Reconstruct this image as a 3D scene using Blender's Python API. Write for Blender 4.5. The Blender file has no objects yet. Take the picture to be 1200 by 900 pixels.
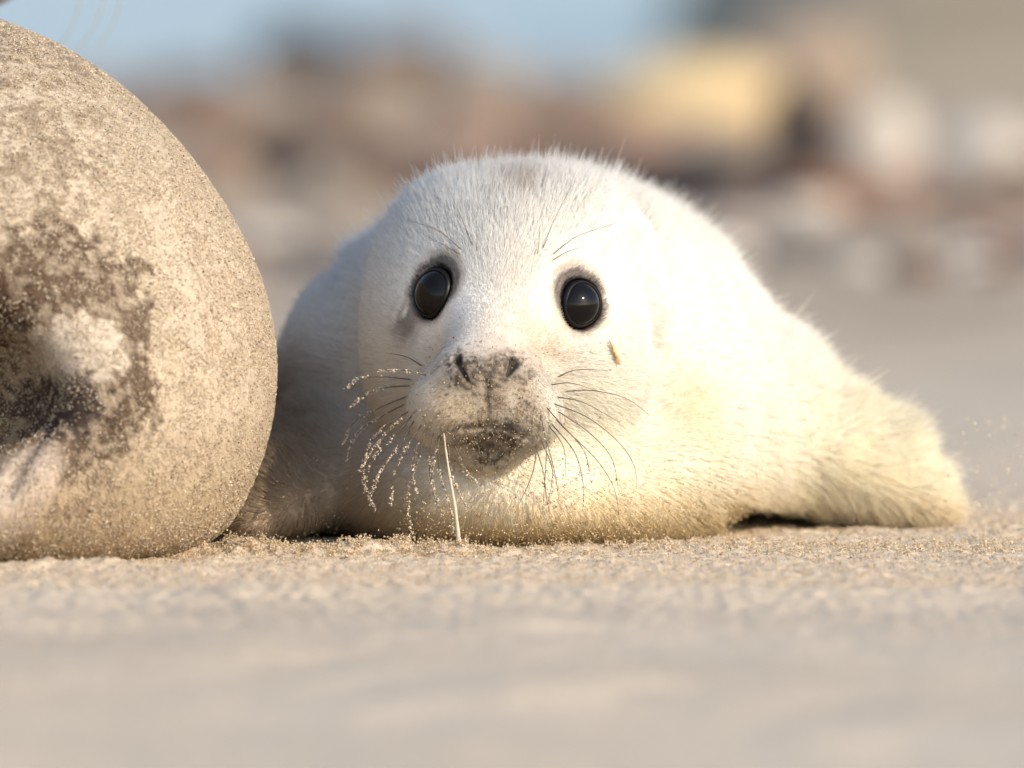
import bpy, math, random
import numpy as np

# ------------------------------------------------------------------ camera, sky, sun, exposure
F = 400.0 / 36.0 * 1200.0          # focal length in photo pixels
DIST, CAM_H, HORIZON = 7.5, 0.42, -100.0
SUN_AZ, SUN_EL = 47.0, 27.0        # degrees to the right of the camera's back, above the horizon

sc = bpy.context.scene
col = sc.collection
cam = bpy.data.cameras.new('camera')
cam.lens, cam.sensor_width = 400.0, 36.0
cam.clip_start, cam.clip_end = 0.1, 5000.0
cam.dof.use_dof = True
cam.dof.focus_distance = DIST + 0.005
cam.dof.aperture_fstop = 5.0
cam_o = bpy.data.objects.new('camera', cam)
cam_o.location = (0, -DIST, CAM_H)
cam_o.rotation_euler = (math.radians(90) - math.atan((450 - HORIZON) / F), 0, 0)
col.objects.link(cam_o)
sc.camera = cam_o

a, e = math.radians(SUN_AZ), math.radians(SUN_EL)
SUN = (math.sin(a) * math.cos(e), -math.cos(a) * math.cos(e), math.sin(e))
world = bpy.data.worlds.new('World')
sc.world = world
world.use_nodes = True
wn = world.node_tree.nodes
sky = wn.new('ShaderNodeTexSky')
sky.sky_type = 'NISHITA'
sky.sun_disc = False
sky.sun_elevation = e
sky.sun_rotation = math.atan2(SUN[0], SUN[1])
wn['Background'].inputs['Strength'].default_value = 0.15
world.node_tree.links.new(sky.outputs[0], wn['Background'].inputs['Color'])
sl = bpy.data.lights.new('sun', 'SUN')
sl.energy, sl.angle, sl.color = 2.05, math.radians(0.6), (1.0, 0.85, 0.63)
sun_o = bpy.data.objects.new('sun', sl)
from mathutils import Vector, Matrix
sun_o.rotation_euler = Vector(SUN).to_track_quat('Z', 'Y').to_euler()
sun_o.location = (3, -3, 3)
col.objects.link(sun_o)
sc.view_settings.view_transform = 'Standard'
sc.view_settings.look = 'None'
sc.view_settings.exposure = 0.83
sc.view_settings.gamma = 1.0
sc.render.engine = 'CYCLES'
sc.cycles.max_bounces = 8
sc.cycles.diffuse_bounces = 7
sc.cycles.transparent_max_bounces = 8
sc.cycles.use_denoising = True
sc.cycles_curves.shape = 'RIBBONS'
sc.cycles_curves.subdivisions = 2

rng = np.random.default_rng(7)
random.seed(7)

# ------------------------------------------------------------------ helpers
def W(u, v, y):
    """photo pixel at depth y (metres behind the focus plane) -> world"""
    d = (DIST + y) / F
    return np.array([(u - 600.0) * d, y, CAM_H - (v - HORIZON) * d])

def UV(P):
    d = (DIST + P[..., 1]) / F
    return P[..., 0] / d + 600.0, (CAM_H - P[..., 2]) / d + HORIZON

def ground_y(v):
    return CAM_H * F / (v - HORIZON) - DIST

def sstep(a, b, x):
    t = np.clip((x - a) / (b - a), 0, 1)
    return t * t * (3 - 2 * t)

def hash3(i, j, k, seed):
    h = (i * 374761393 + j * 668265263 + k * 2147483647 + seed * 974711) & 0xffffffff
    h = ((h ^ (h >> 13)) * 1274126177) & 0xffffffff
    h = ((h ^ (h >> 16)) * 2246822519) & 0xffffffff
    return ((h ^ (h >> 15)) & 0xffffff) / float(0xffffff)

def vnoise(P, size, seed=0):
    """value noise 0..1, P (n,3) or (n,2)"""
    Q = np.asarray(P, dtype=np.float64) / size
    if Q.shape[-1] == 2:
        Q = np.concatenate([Q, np.full(Q.shape[:-1] + (1,), 0.5)], -1)
    I = np.floor(Q).astype(np.int64)
    f = Q - I
    f = f * f * (3 - 2 * f)
    r = 0
    for dx in (0, 1):
        for dy in (0, 1):
            for dz in (0, 1):
                w = (f[..., 0] if dx else 1 - f[..., 0]) * (f[..., 1] if dy else 1 - f[..., 1]) * (f[..., 2] if dz else 1 - f[..., 2])
                r = r + w * hash3(I[..., 0] + dx, I[..., 1] + dy, I[..., 2] + dz, seed)
    return r

def fbm(P, size, seed=0, oct=3):
    r, amp, tot = 0, 1.0, 0
    for o in range(oct):
        r = r + amp * vnoise(P, size / 2 ** o, seed + o * 17)
        tot += amp
        amp *= 0.5
    return r / tot

def mesh_np(name, V, Fc, smooth=True):
    me = bpy.data.meshes.new(name)
    V = np.ascontiguousarray(V, dtype=np.float32)
    Fc = np.ascontiguousarray(Fc, dtype=np.int32)
    n = Fc.shape[1]
    me.vertices.add(len(V)); me.vertices.foreach_set('co', V.ravel())
    me.loops.add(Fc.size); me.loops.foreach_set('vertex_index', Fc.ravel())
    me.polygons.add(len(Fc))
    me.polygons.foreach_set('loop_start', np.arange(0, Fc.size, n, dtype=np.int32))
    me.polygons.foreach_set('use_smooth', np.full(len(Fc), smooth))
    me.update(calc_edges=True)
    me.validate()
    return me

def vcol(me, C, name='col'):
    at = me.attributes.new(name, 'FLOAT_COLOR', 'POINT')
    C4 = np.ones((len(C), 4), np.float32); C4[:, :3] = C
    at.data.foreach_set('color', C4.ravel())

def add(name, me, mat, parent=None, **props):
    o = bpy.data.objects.new(name, me)
    if mat and not me.materials:
        me.materials.append(mat)
    o.parent = parent
    col.objects.link(o)
    for k, v in props.items():
        o[k] = v
    return o

def empty(name, loc, **props):
    o = bpy.data.objects.new(name, None)
    o.location = loc
    o.empty_display_size = 0.05
    col.objects.link(o)
    for k, v in props.items():
        o[k] = v
    return o

class NT:
    def __init__(self, name):
        self.m = bpy.data.materials.new(name); self.m.use_nodes = True
        self.t = self.m.node_tree; self.n = self.t.nodes
        self.b = self.n['Principled BSDF']; self.out = self.n['Material Output']
    def new(self, t, **kw):
        x = self.n.new(t)
        for k, v in kw.items(): setattr(x, k, v)
        return x
    def l(self, a, b): self.t.links.new(a, b)
    def noise(self, scale, detail=4, rough=0.6, coord=None):
        x = self.new('ShaderNodeTexNoise')
        x.inputs['Scale'].default_value = scale; x.inputs['Detail'].default_value = detail
        x.inputs['Roughness'].default_value = rough
        if coord is not None: self.l(coord, x.inputs['Vector'])
        return x.outputs['Fac']
    def ramp(self, fac, stops):
        r = self.new('ShaderNodeValToRGB')
        while len(r.color_ramp.elements) < len(stops): r.color_ramp.elements.new(0.5)
        for el, (p, c) in zip(r.color_ramp.elements, stops):
            el.position = p; el.color = (*c, 1)
        self.l(fac, r.inputs['Fac'])
        return r.outputs['Color']
    def mix(self, fac, a, b, mode='MIX'):
        m = self.new('ShaderNodeMix', data_type='RGBA', blend_type=mode)
        for s, v in ((m.inputs[0], fac), (m.inputs[6], a), (m.inputs[7], b)):
            if hasattr(v, 'is_output'): self.l(v, s)
            elif isinstance(v, (int, float)): s.default_value = v
            else: s.default_value = (*v, 1)
        return m.outputs[2]
    def bump(self, h, strength, dist):
        b = self.new('ShaderNodeBump')
        b.inputs['Strength'].default_value = strength; b.inputs['Distance'].default_value = dist
        self.l(h, b.inputs['Height'])
        return b.outputs['Normal']
    def attr(self, name):
        x = self.new('ShaderNodeAttribute'); x.attribute_name = name
        return x
    def geo(self):
        return self.new('ShaderNodeNewGeometry').outputs['Position']

# ---- signed distance modelling: smooth unions, turned into one continuous mesh by surface nets
PXM = DIST / F                       # metres per photo pixel at the focus plane
def E(u, v, y, ru, rv, ry, rot=0.0):
    """ellipsoid seen at photo pixel (u,v), depth y; ru, rv in photo pixels, ry metres; rot = roll in the picture plane"""
    s = (DIST + y) / F
    return ('e', W(u, v, y), np.array([ru * s, ry, rv * s]), rot)
def CAPS(a, b, ra, rb):
    return ('c', np.array(a), np.array(b), ra, rb)
def sd(pr, P):
    if pr[0] == 'e':
        q = P - pr[1]
        if pr[3]:
            c, s = math.cos(pr[3]), math.sin(pr[3])
            q = np.stack([c * q[..., 0] + s * q[..., 2], q[..., 1], -s * q[..., 0] + c * q[..., 2]], -1)
        k0 = np.sqrt(((q / pr[2]) ** 2).sum(-1)) + 1e-9
        k1 = np.sqrt(((q / pr[2] ** 2) ** 2).sum(-1)) + 1e-9
        return k0 * (k0 - 1) / k1
    a, b = pr[1], pr[2]
    ba = b - a
    h = np.clip(((P - a) @ ba) / (ba @ ba), 0, 1)
    return np.linalg.norm(P - a - h[..., None] * ba, axis=-1) - (pr[3] + (pr[4] - pr[3]) * h)
def smin(a, b, k):
    h = np.maximum(k - np.abs(a - b), 0) / k
    return np.minimum(a, b) - h * h * k * 0.25
def smax(a, b, k): return -smin(-a, -b, k)
def union(prims, P, k):
    d = sd(prims[0], P)
    for p in prims[1:]: d = smin(d, sd(p, P), k)
    return d

def axis(lo, hi, fine_lo, fine_hi, fine, coarse, grow=1.25):
    xs = list(np.arange(fine_lo, fine_hi, fine))
    x, st = xs[-1], fine
    while x < hi: st = min(st * grow, coarse); x += st; xs.append(x)
    x, st, left = xs[0], fine, []
    while x > lo: st = min(st * grow, coarse); x -= st; left.append(x)
    return np.array(left[::-1] + xs)

def surface_nets(f, X, Y, Z):
    nx, ny, nz = len(X), len(Y), len(Z)
    D = np.empty((nx, ny, nz), np.float32)
    for i in range(nx):
        g = np.stack(np.broadcast_arrays(np.float64(X[i]), Y[:, None], Z[None, :]), -1)
        D[i] = f(g)
    S = D < 0
    c = [(i, j, k) for i in (0, 1) for j in (0, 1) for k in (0, 1)]
    cnt = sum(S[i:nx - 1 + i, j:ny - 1 + j, k:nz - 1 + k].astype(np.int8) for i, j, k in c)
    act = (cnt > 0) & (cnt < 8)
    I, J, K = np.nonzero(act)
    idx = np.full(act.shape, -1, np.int64); idx[I, J, K] = np.arange(len(I))
    acc = np.zeros((len(I), 3)); num = np.zeros(len(I))
    for p in range(8):
        for q in range(p + 1, 8):
            A, B = c[p], c[q]
            if sum(abs(A[t] - B[t]) for t in range(3)) != 1: continue
            a0, b0 = D[I + A[0], J + A[1], K + A[2]], D[I + B[0], J + B[1], K + B[2]]
            cr = (a0 < 0) != (b0 < 0)
            t = np.where(cr, a0 / np.where(cr, a0 - b0, 1), 0)
            PA = np.stack([X[I + A[0]], Y[J + A[1]], Z[K + A[2]]], -1)
            PB = np.stack([X[I + B[0]], Y[J + B[1]], Z[K + B[2]]], -1)
            acc += np.where(cr[:, None], PA + t[:, None] * (PB - PA), 0); num += cr
    V = acc / num[:, None]
    quads = []
    for ax in range(3):
        o = [slice(0, nx), slice(0, ny), slice(0, nz)]
        sh = [nx, ny, nz]
        lo = [slice(1, s - 1) for s in sh]; hi = list(lo)
        lo[ax] = slice(0, sh[ax] - 1); hi[ax] = slice(1, sh[ax])
        ch = S[tuple(lo)] != S[tuple(hi)]
        i, j, k = np.nonzero(ch)
        off = [1, 1, 1]; off[ax] = 0
        i, j, k = i + off[0], j + off[1], k + off[2]
        u, w = [(1, 2), (2, 0), (0, 1)][ax]
        def cell(du, dw):
            q = [i.copy(), j.copy(), k.copy()]; q[u] -= du; q[w] -= dw
            return idx[q[0], q[1], q[2]]
        Q = np.stack([cell(1, 1), cell(0, 1), cell(0, 0), cell(1, 0)], -1)
        inside = S[i, j, k]
        Q = np.where(inside[:, None], Q, Q[:, ::-1])
        quads.append(Q)
    return V, np.concatenate(quads)

def grad(f, P, h=4e-4):
    g = np.stack([f(P + np.eye(3)[t] * h) - f(P - np.eye(3)[t] * h) for t in range(3)], -1)
    return g / (np.linalg.norm(g, axis=-1, keepdims=True) + 1e-12)

def sample_mesh(V, Q, n, density):
    T = np.concatenate([Q[:, [0, 1, 2]], Q[:, [0, 2, 3]]])
    A, B, Cc = V[T[:, 0]], V[T[:, 1]], V[T[:, 2]]
    N = np.cross(B - A, Cc - A)
    ar = np.linalg.norm(N, axis=1) * 0.5
    cen = (A + B + Cc) / 3
    wgt = ar * density(cen, N / (2 * ar[:, None] + 1e-15))
    t = rng.choice(len(T), n, p=wgt / wgt.sum())
    r1, r2 = np.sqrt(rng.random(n)), rng.random(n)
    return (1 - r1)[:, None] * A[t] + (r1 * (1 - r2))[:, None] * B[t] + (r1 * r2)[:, None] * Cc[t]

def front_y(f, u, v, y0=-0.35, y1=0.6):
    ys = np.arange(y0, y1, 0.0005)
    d = f(np.array([W(u, v, y) for y in ys]))
    k = np.argmax(d < 0)
    return ys[k] if d[k] < 0 else y1

def on(f, u, v, lift=0.0):
    return W(u, v, front_y(f, u, v) - lift)

def grains_mesh(name, P, S, C):
    """tiny angular grains: one squashed tetrahedron each"""
    base = np.array([[1, 1, 1], [1, -1, -1], [-1, 1, -1], [-1, -1, 1]], float) * 0.75
    n = len(P)
    q = rng.normal(size=(n, 4)); q /= np.linalg.norm(q, axis=1)[:, None]
    w, x, y, z = q.T
    R = np.stack([1 - 2 * (y * y + z * z), 2 * (x * y - z * w), 2 * (x * z + y * w), 2 * (x * y + z * w), 1 - 2 * (x * x + z * z), 2 * (y * z - x * w), 2 * (x * z - y * w), 2 * (y * z + x * w), 1 - 2 * (x * x + y * y)], -1).reshape(n, 3, 3)
    b = base[None] * rng.uniform(0.6, 1.3, (n, 4, 1))
    V = (np.einsum('nij,nkj->nki', R, b) * S[:, None, None] + P[:, None, :]).reshape(-1, 3)
    f = np.array([[0, 1, 2], [0, 3, 1], [0, 2, 3], [1, 3, 2]])
    Fc = (f[None] + 4 * np.arange(n)[:, None, None]).reshape(-1, 3)
    me = mesh_np(name, V, Fc, smooth=False)
    vcol(me, np.repeat(C, 4, axis=0))
    return me

def hair_object(name, PT, R, C, N, mat, parent):
    """PT (n,k,3) points, R (n,k) radii, C (n,3) colours, N (n,3) skin normals"""
    n, k = PT.shape[:2]
    hc = bpy.data.hair_curves.new(name)
    hc.add_curves([k] * n)
    hc.attributes['position'].data.foreach_set('vector', PT.astype(np.float32).ravel())
    r = hc.attributes.get('radius') or hc.attributes.new('radius', 'FLOAT', 'POINT')
    r.data.foreach_set('value', R.astype(np.float32).ravel())
    c = hc.attributes.new('col', 'FLOAT_COLOR', 'CURVE')
    C4 = np.ones((n, 4), np.float32); C4[:, :3] = C
    c.data.foreach_set('color', C4.ravel())
    s = hc.attributes.new('skin_normal', 'FLOAT_VECTOR', 'CURVE')
    s.data.foreach_set('vector', N.astype(np.float32).ravel())
    hc.materials.append(mat)
    o = bpy.data.objects.new(name, hc)
    o.parent = parent
    col.objects.link(o)
    return o

def spline(pts, n):
    """Catmull-Rom through pts"""
    P = np.array(pts, float)
    P = np.vstack([2 * P[0] - P[1], P, 2 * P[-1] - P[-2]])
    out = []
    segs = len(P) - 3
    for t in np.linspace(0, segs - 1e-6, n):
        i = int(t); f = t - i
        p0, p1, p2, p3 = P[i:i + 4]
        out.append(0.5 * (2 * p1 + (p2 - p0) * f + (2 * p0 - 5 * p1 + 4 * p2 - p3) * f * f + (3 * p1 - p0 - 3 * p2 + p3) * f ** 3))
    return np.array(out)

def tube(name, path, radii, sides=5):
    n = len(path)
    T = np.gradient(path, axis=0); T /= np.linalg.norm(T, axis=1)[:, None] + 1e-12
    up = np.array([0.13, 0.97, 0.2])
    A = np.cross(T, up); A /= np.linalg.norm(A, axis=1)[:, None] + 1e-12
    B = np.cross(T, A)
    th = np.arange(sides) / sides * 2 * np.pi
    V = (path[:, None] + radii[:, None, None] * (np.cos(th)[None, :, None] * A[:, None] + np.sin(th)[None, :, None] * B[:, None])).reshape(-1, 3)
    Fc = [[i * sides + j, i * sides + (j + 1) % sides, (i + 1) * sides + (j + 1) % sides, (i + 1) * sides + j] for i in range(n - 1) for j in range(sides)]
    return mesh_np(name, V, np.array(Fc))

# ------------------------------------------------------------------ materials
def attr_mat(name, rough=0.8, spec=0.3):
    m = NT(name)
    m.l(m.attr('col').outputs['Color'], m.b.inputs['Base Color'])
    m.b.inputs['Roughness'].default_value = rough
    m.b.inputs['Specular IOR Level'].default_value = spec
    return m
GRAIN = attr_mat('sand_grain', 0.55, 0.4).m

m = attr_mat('pup_skin', 0.75, 0.2)
SKIN = m.m
m = NT('pup_fur')
dif = m.new('ShaderNodeBsdfDiffuse'); tr = m.new('ShaderNodeBsdfTranslucent'); hb = m.new('ShaderNodeBsdfPrincipled')
ca = m.attr('col').outputs['Color']
for x in (dif, tr): m.l(ca, x.inputs['Color'])
m.l(ca, hb.inputs['Base Color']); hb.inputs['Roughness'].default_value = 0.45; hb.inputs['Specular IOR Level'].default_value = 0.25
nv = m.new('ShaderNodeVectorMath', operation='NORMALIZE')
m.l(m.attr('skin_normal').outputs['Vector'], nv.inputs[0])
m.l(nv.outputs[0], dif.inputs['Normal'])
m1 = m.new('ShaderNodeMixShader'); m1.inputs[0].default_value = 0.22
m.l(dif.outputs[0], m1.inputs[1]); m.l(tr.outputs[0], m1.inputs[2])
m2 = m.new('ShaderNodeMixShader'); m2.inputs[0].default_value = 0.22
m.l(m1.outputs[0], m2.inputs[1]); m.l(hb.outputs[0], m2.inputs[2])
m.l(m2.outputs[0], m.out.inputs['Surface'])
FUR = m.m

m = NT('eye_black')
m.b.inputs['Base Color'].default_value = (0.006, 0.005, 0.005, 1)
m.b.inputs['Roughness'].default_value = 0.075
m.b.inputs['IOR'].default_value = 1.34
m.b.inputs['Specular IOR Level'].default_value = 0.4
EYE = m.m
m = NT('eyelid_skin')
m.b.inputs['Base Color'].default_value = (0.006, 0.005, 0.005, 1)
m.b.inputs['Roughness'].default_value = 0.4
m.b.inputs['Specular IOR Level'].default_value = .25
LID = m.m
m = NT('whisker_keratin')
m.b.inputs['Base Color'].default_value = (0.10, 0.075, 0.05, 1)
m.b.inputs['Roughness'].default_value = 0.35
WHISK = m.m
m = NT('pale_whisker_keratin')
m.b.inputs['Base Color'].default_value = (0.55, 0.5, 0.36, 1)
m.b.inputs['Roughness'].default_value = 0.35
PALE_WHISK = m.m

# sand: beige with grain speckle and damp patches
m = NT('beach_sand')
g = m.geo()
big = m.noise(2.2, 3, 0.5, g)
fine = m.noise(900, 2, 0.7, g)
mid = m.noise(110, 3, 0.6, g)
c1 = m.ramp(big, [(0.3, (0.565, 0.475, 0.38)), (0.7, (0.635, 0.545, 0.445))])
c2 = m.ramp(fine, [(0.25, (0.35, 0.3, 0.25)), (0.42, (0.9, 0.9, 0.9)), (0.75, (1.25, 1.22, 1.15))])
c3 = m.ramp(mid, [(0.3, (0.80, 0.76, 0.70)), (0.7, (1.10, 1.08, 1.04))])
sep = m.new('ShaderNodeSeparateXYZ'); m.l(g, sep.inputs[0])
mr = m.new('ShaderNodeMapRange', interpolation_type='SMOOTHSTEP')
mr.inputs['From Min'].default_value = 0.8; mr.inputs['From Max'].default_value = 6.0
m.l(sep.outputs['Y'], mr.inputs['Value'])
shingle = m.ramp(m.noise(3.5, 5, 0.7, g), [(0.3, (0.25, 0.185, 0.14)), (0.5, (0.43, 0.345, 0.265)), (0.7, (0.54, 0.45, 0.355))])
c1 = m.mix(mr.outputs[0], c1, shingle)
m.l(m.mix(1.0, m.mix(1.0, c1, c2, 'MULTIPLY'), c3, 'MULTIPLY'), m.b.inputs['Base Color'])
m.b.inputs['Roughness'].default_value = 0.9
m.b.inputs['Specular IOR Level'].default_value = 0.2
m.l(m.bump(fine, 0.6, 0.0008), m.b.inputs['Normal'])
SAND = m.m

m = NT('adult_hide')
ca = m.attr('col').outputs['Color']
g = m.geo()
fine = m.noise(1100, 2, 0.7, g)
m.l(m.mix(1.0, ca, m.ramp(fine, [(0.3, (0.45, 0.42, 0.38)), (0.5, (0.95, 0.95, 0.95)), (0.75, (1.2, 1.18, 1.15))]), 'MULTIPLY'), m.b.inputs['Base Color'])
m.b.inputs['Roughness'].default_value = 0.85
m.b.inputs['Specular IOR Level'].default_value = 0.2
m.l(m.bump(fine, 0.5, 0.0008), m.b.inputs['Normal'])
HIDE = m.m

def rock_mat(name, c, c2):
    m = NT(name)
    tc = m.new('ShaderNodeTexCoord').outputs['Object']
    n1 = m.noise(9, 6, 0.65, tc)
    m.l(m.ramp(n1, [(0.3, c2), (0.62, c)]), m.b.inputs['Base Color'])
    m.b.inputs['Roughness'].default_value = 0.85
    m.l(m.bump(m.noise(30, 5, 0.7, tc), 0.5, 0.02), m.b.inputs['Normal'])
    return m.m
ROCK = {
    'dark': rock_mat('dark_stone', (0.05, 0.038, 0.034), (0.03, 0.022, 0.02)),
    'brown': rock_mat('brown_stone', (0.22, 0.145, 0.105), (0.11, 0.07, 0.05)),
    'tan': rock_mat('tan_stone', (0.42, 0.33, 0.25), (0.26, 0.195, 0.145)),
    'rust': rock_mat('rust_stone', (0.30, 0.13, 0.05), (0.16, 0.075, 0.035)),
    'yellow': rock_mat('yellow_stone', (0.80, 0.61, 0.34), (0.70, 0.52, 0.28)),
    'pale': rock_mat('pale_stone', (0.72, 0.65, 0.57), (0.55, 0.48, 0.41)),
    'pink': rock_mat('pink_stone', (0.40, 0.27, 0.205), (0.25, 0.16, 0.12)),
    'grey': rock_mat('grey_stone', (0.2, 0.185, 0.175), (0.11, 0.1, 0.095)),
}
m = NT('sea_water')
m.b.inputs['Base Color'].default_value = (0.20, 0.20, 0.20, 1)
m.b.inputs['Roughness'].default_value = 0.28
m.b.inputs['IOR'].default_value = 1.33
g = m.geo()
m.l(m.bump(m.noise(1.6, 4, 0.6, g), 0.5, 0.12), m.b.inputs['Normal'])
WATER = m.m
m = NT('dune_grass_sand')
g = m.geo()
m.l(m.ramp(m.noise(0.9, 6, 0.65, g), [(0.3, (0.22, 0.175, 0.115)), (0.5, (0.32, 0.255, 0.17)), (0.72, (0.40, 0.32, 0.22))]), m.b.inputs['Base Color'])
m.b.inputs['Roughness'].default_value = 0.95
DUNE = m.m

# ------------------------------------------------------------------ the beach
def beach_height(P):
    x, y = P[:, 0], P[:, 1]
    u = x / ((DIST + np.maximum(y, -7)) / F) + 600
    z = 0.010 * (fbm(P, 0.45, 3, 2) - 0.5) * sstep(-0.05, -0.6, y) + 0.02 * (fbm(P, 0.9, 5, 2) - 0.5) * sstep(0.8, 2.0, y)
    near = sstep(1.2, 0.5, np.abs(y))
    z = z + near * (0.0065 * (fbm(P, 0.022, 11, 3) - 0.5) + 0.005 * (vnoise(P, 0.0062, 21) - 0.5))
    # crumbly rim pushed up in front of the pup's chest and beside the adult
    rim = np.exp(-((y + 0.035) / 0.03) ** 2) * sstep(180, 260, u) * sstep(640, 500, u)
    z = z + rim * (0.002 + 0.030 * np.maximum(fbm(P, 0.015, 31, 3) - 0.45, 0))
    rim2 = np.exp(-((y - 0.04) / 0.06) ** 2) * sstep(560, 640, u) * sstep(980, 860, u)
    z = z + rim2 * 0.005 * fbm(P, 0.012, 37, 3)
    z = z + .006 * np.exp(-((y + .205) / .022) ** 2) * sstep(290, 200, u) * fbm(P, .02, 57, 3) * 1.6
    # hummocks in front
    z = z + 0.012 * np.maximum(fbm(P, 0.16, 41, 2) - 0.55, 0) * sstep(-0.15, -0.5, y) * 3
    z = z + 0.007 * (fbm(P, 0.055, 47, 2) - .5) * sstep(-.45, -.7, y) + .012 * (fbm(P, .2, 49, 2) - .5) * sstep(.6, 1.2, y)
    z = z - sstep(22, 30, y) * 0.6 - sstep(30, 60, y) * 3
    return z
AX = axis(-700, 700, -0.42, 0.44, 0.0019, 60, 1.18)
AY = np.concatenate([axis(-12, -1.95, -2.0, -1.95, .012, 3, 1.3), np.arange(-1.94, -.625, .011), axis(-.62, 900, -0.62, 0.62, 0.003, 60, 1.06)])
AY = np.unique(np.round(AY, 5))
GX, GY = np.meshgrid(AX, AY, indexing='ij')
P2 = np.stack([GX.ravel(), GY.ravel()], -1)
GV = np.concatenate([P2, beach_height(P2)[:, None]], 1)
ii = np.arange(len(AX) * len(AY)).reshape(len(AX), len(AY))
GQ = np.stack([ii[:-1, :-1], ii[1:, :-1], ii[1:, 1:], ii[:-1, 1:]], -1).reshape(-1, 4)
add('ground', mesh_np('ground', GV, GQ), SAND, kind='structure')

# sea beyond the stones
xs = np.array([-900, 900.0]); ys = np.array([20.0, 900.0])
V = [[-900, 24, -0.06], [900, 24, -0.06], [900, 900, -0.06], [-900, 900, -0.06]]
add('sea', mesh_np('sea', V, [[0, 1, 2, 3]]), WATER, kind='structure')

# dune headland beyond the stones
DX = np.linspace(-0.2, 14, 90); DY = np.linspace(15, 40, 60)
GX, GY = np.meshgrid(DX, DY, indexing='ij')
P2 = np.stack([GX.ravel(), GY.ravel()], -1)
hz = sstep(0.50, 0.70, P2[:, 0] + 0.3 * (fbm(P2, 1.2, 71, 2) - 0.5)) * sstep(16.5, 21.5, P2[:, 1]) * sstep(40, 34, P2[:, 1])
hz = hz * (0.58 + 0.35 * fbm(P2, 2.5, 73, 4)) - 0.25
ii = np.arange(len(DX) * len(DY)).reshape(len(DX), len(DY))
DQ = np.stack([ii[:-1, :-1], ii[1:, :-1], ii[1:, 1:], ii[:-1, 1:]], -1).reshape(-1, 4)
add('dune', mesh_np('dune', np.concatenate([P2, hz[:, None]], 1), DQ), DUNE, kind='structure')

# loose sand grains and crumbs in the strip where the sand is sharp
n = 100000
P2 = np.stack([rng.uniform(-0.41, 0.43, n), rng.uniform(-0.42, 0.5, n)], -1)
gz = beach_height(P2)
gs = rng.uniform(0.0003, 0.00065, n) * np.where(rng.random(n) < 0.06, 1.9, 1.0)
pal = np.array([[0.56, 0.48, 0.39], [0.66, 0.59, 0.50], [0.50, 0.40, 0.29], [0.42, 0.34, 0.27], [0.66, 0.53, 0.36], [0.26, 0.19, 0.13]])
gc = pal[rng.choice(6, n, p=[0.3, 0.2, 0.22, 0.1, 0.13, 0.05])] * np.array([.93, .86, .74])
nc = 900
uc = rng.uniform(190, 575, nc); yc = rng.normal(-.035, .022, nc)
late = rng.random(nc) < .35
uc = np.where(late, rng.uniform(560, 1190, nc), uc); yc = np.where(late, rng.normal(.03, .05, nc), yc)
cc2 = np.stack([(uc - 600) * (DIST + yc) / F, yc], -1)
cz = beach_height(cc2)
k = 16
cr = np.repeat(rng.uniform(.0008, .0022, nc), k)
off = rng.normal(size=(nc * k, 3)) * cr[:, None]; off[:, 2] = np.abs(off[:, 2]) * 1.1
CP = np.repeat(np.concatenate([cc2, cz[:, None]], 1), k, 0) + off
cs_ = rng.uniform(.0004, .0008, nc * k)
P2 = np.concatenate([P2, CP[:, :2]]); gz = np.concatenate([gz, CP[:, 2]]); gs = np.concatenate([gs, cs_])
gc = np.concatenate([gc, pal[rng.choice(5, nc * k, p=[.36, .3, .2, .04, .1])] * np.array([.92, .84, .70])])
add('sand_grains', grains_mesh('sand_grains', np.concatenate([P2, (gz + gs * 0.4)[:, None]], 1), gs, gc), GRAIN,
    kind='stuff', label='loose crumbs of beige sand lying around the seals', category='sand')

# ------------------------------------------------------------------ seal pup: body
EYES = {'L': (511, 346), 'R': (678, 357)}
HEAD = [E(598, 354, .115, 156, 133, .092), E(543, 308, .135, 80, 68, .07), E(666, 310, .135, 84, 72, .07), E(517, 415, .105, 78, 96, .052), E(686, 418, .105, 80, 98, .055),
        E(596, 470, .10, 140, 90, .06)]
MUZZ = [CAPS(W(596, 335, .068), W(569, 436, -.004), .040, .027), E(567, 462, .0, 64, 56, .034),
        E(524, 482, -.002, 46, 47, .031), E(614, 484, -.002, 46, 47, .031), E(568, 430, -.020, 44, 20, .016),
        E(573, 519, .017, 42, 36, .027)]
TORSO = [E(634, 490, .46, 280, 246, .40), E(625, 420, .25, 205, 190, .13), E(700, 545, .255, 178, 130, .17),
         E(560, 566, .16, 178, 100, .12), E(615, 592, .11, 150, 66, .095), E(850, 515, .36, 90, 100, .12), E(405, 480, .36, 76, 118, .14)]
TAIL = [('e', np.array([0.03, 0.93, 0.075]), np.array([.085, .20, .075]), 0.0), ('e', np.array([-0.03, 1.17, 0.035]), np.array([.045, .12, .022]), 0.0),
        ('e', np.array([0.09, 1.17, 0.035]), np.array([.045, .12, .022]), 0.0)]
FLIP_R = [E(905, 515, .36, 80, 84, .10), E(965, 540, .335, 70, 66, .075), E(1018, 562, .325, 54, 50, .06), E(1052, 582, .32, 42, 36, .048),
          E(1080, 600, .318, 30, 20, .042), E(1100, 607, .315, 20, 10, .03), E(1052, 536, .32, 14, 14, .03), E(1076, 572, .318, 12, 12, .03)]
FLIP_L = [E(385, 560, .22, 72, 76, .09), E(338, 588, .16, 66, 62, .08), E(295, 616, .11, 40, 30, .05)]
GAP = [E(888, 624, .22, 42, 26, .14), E(372, 640, .09, 26, 12, .06)]
CREASE_N = []
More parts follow.
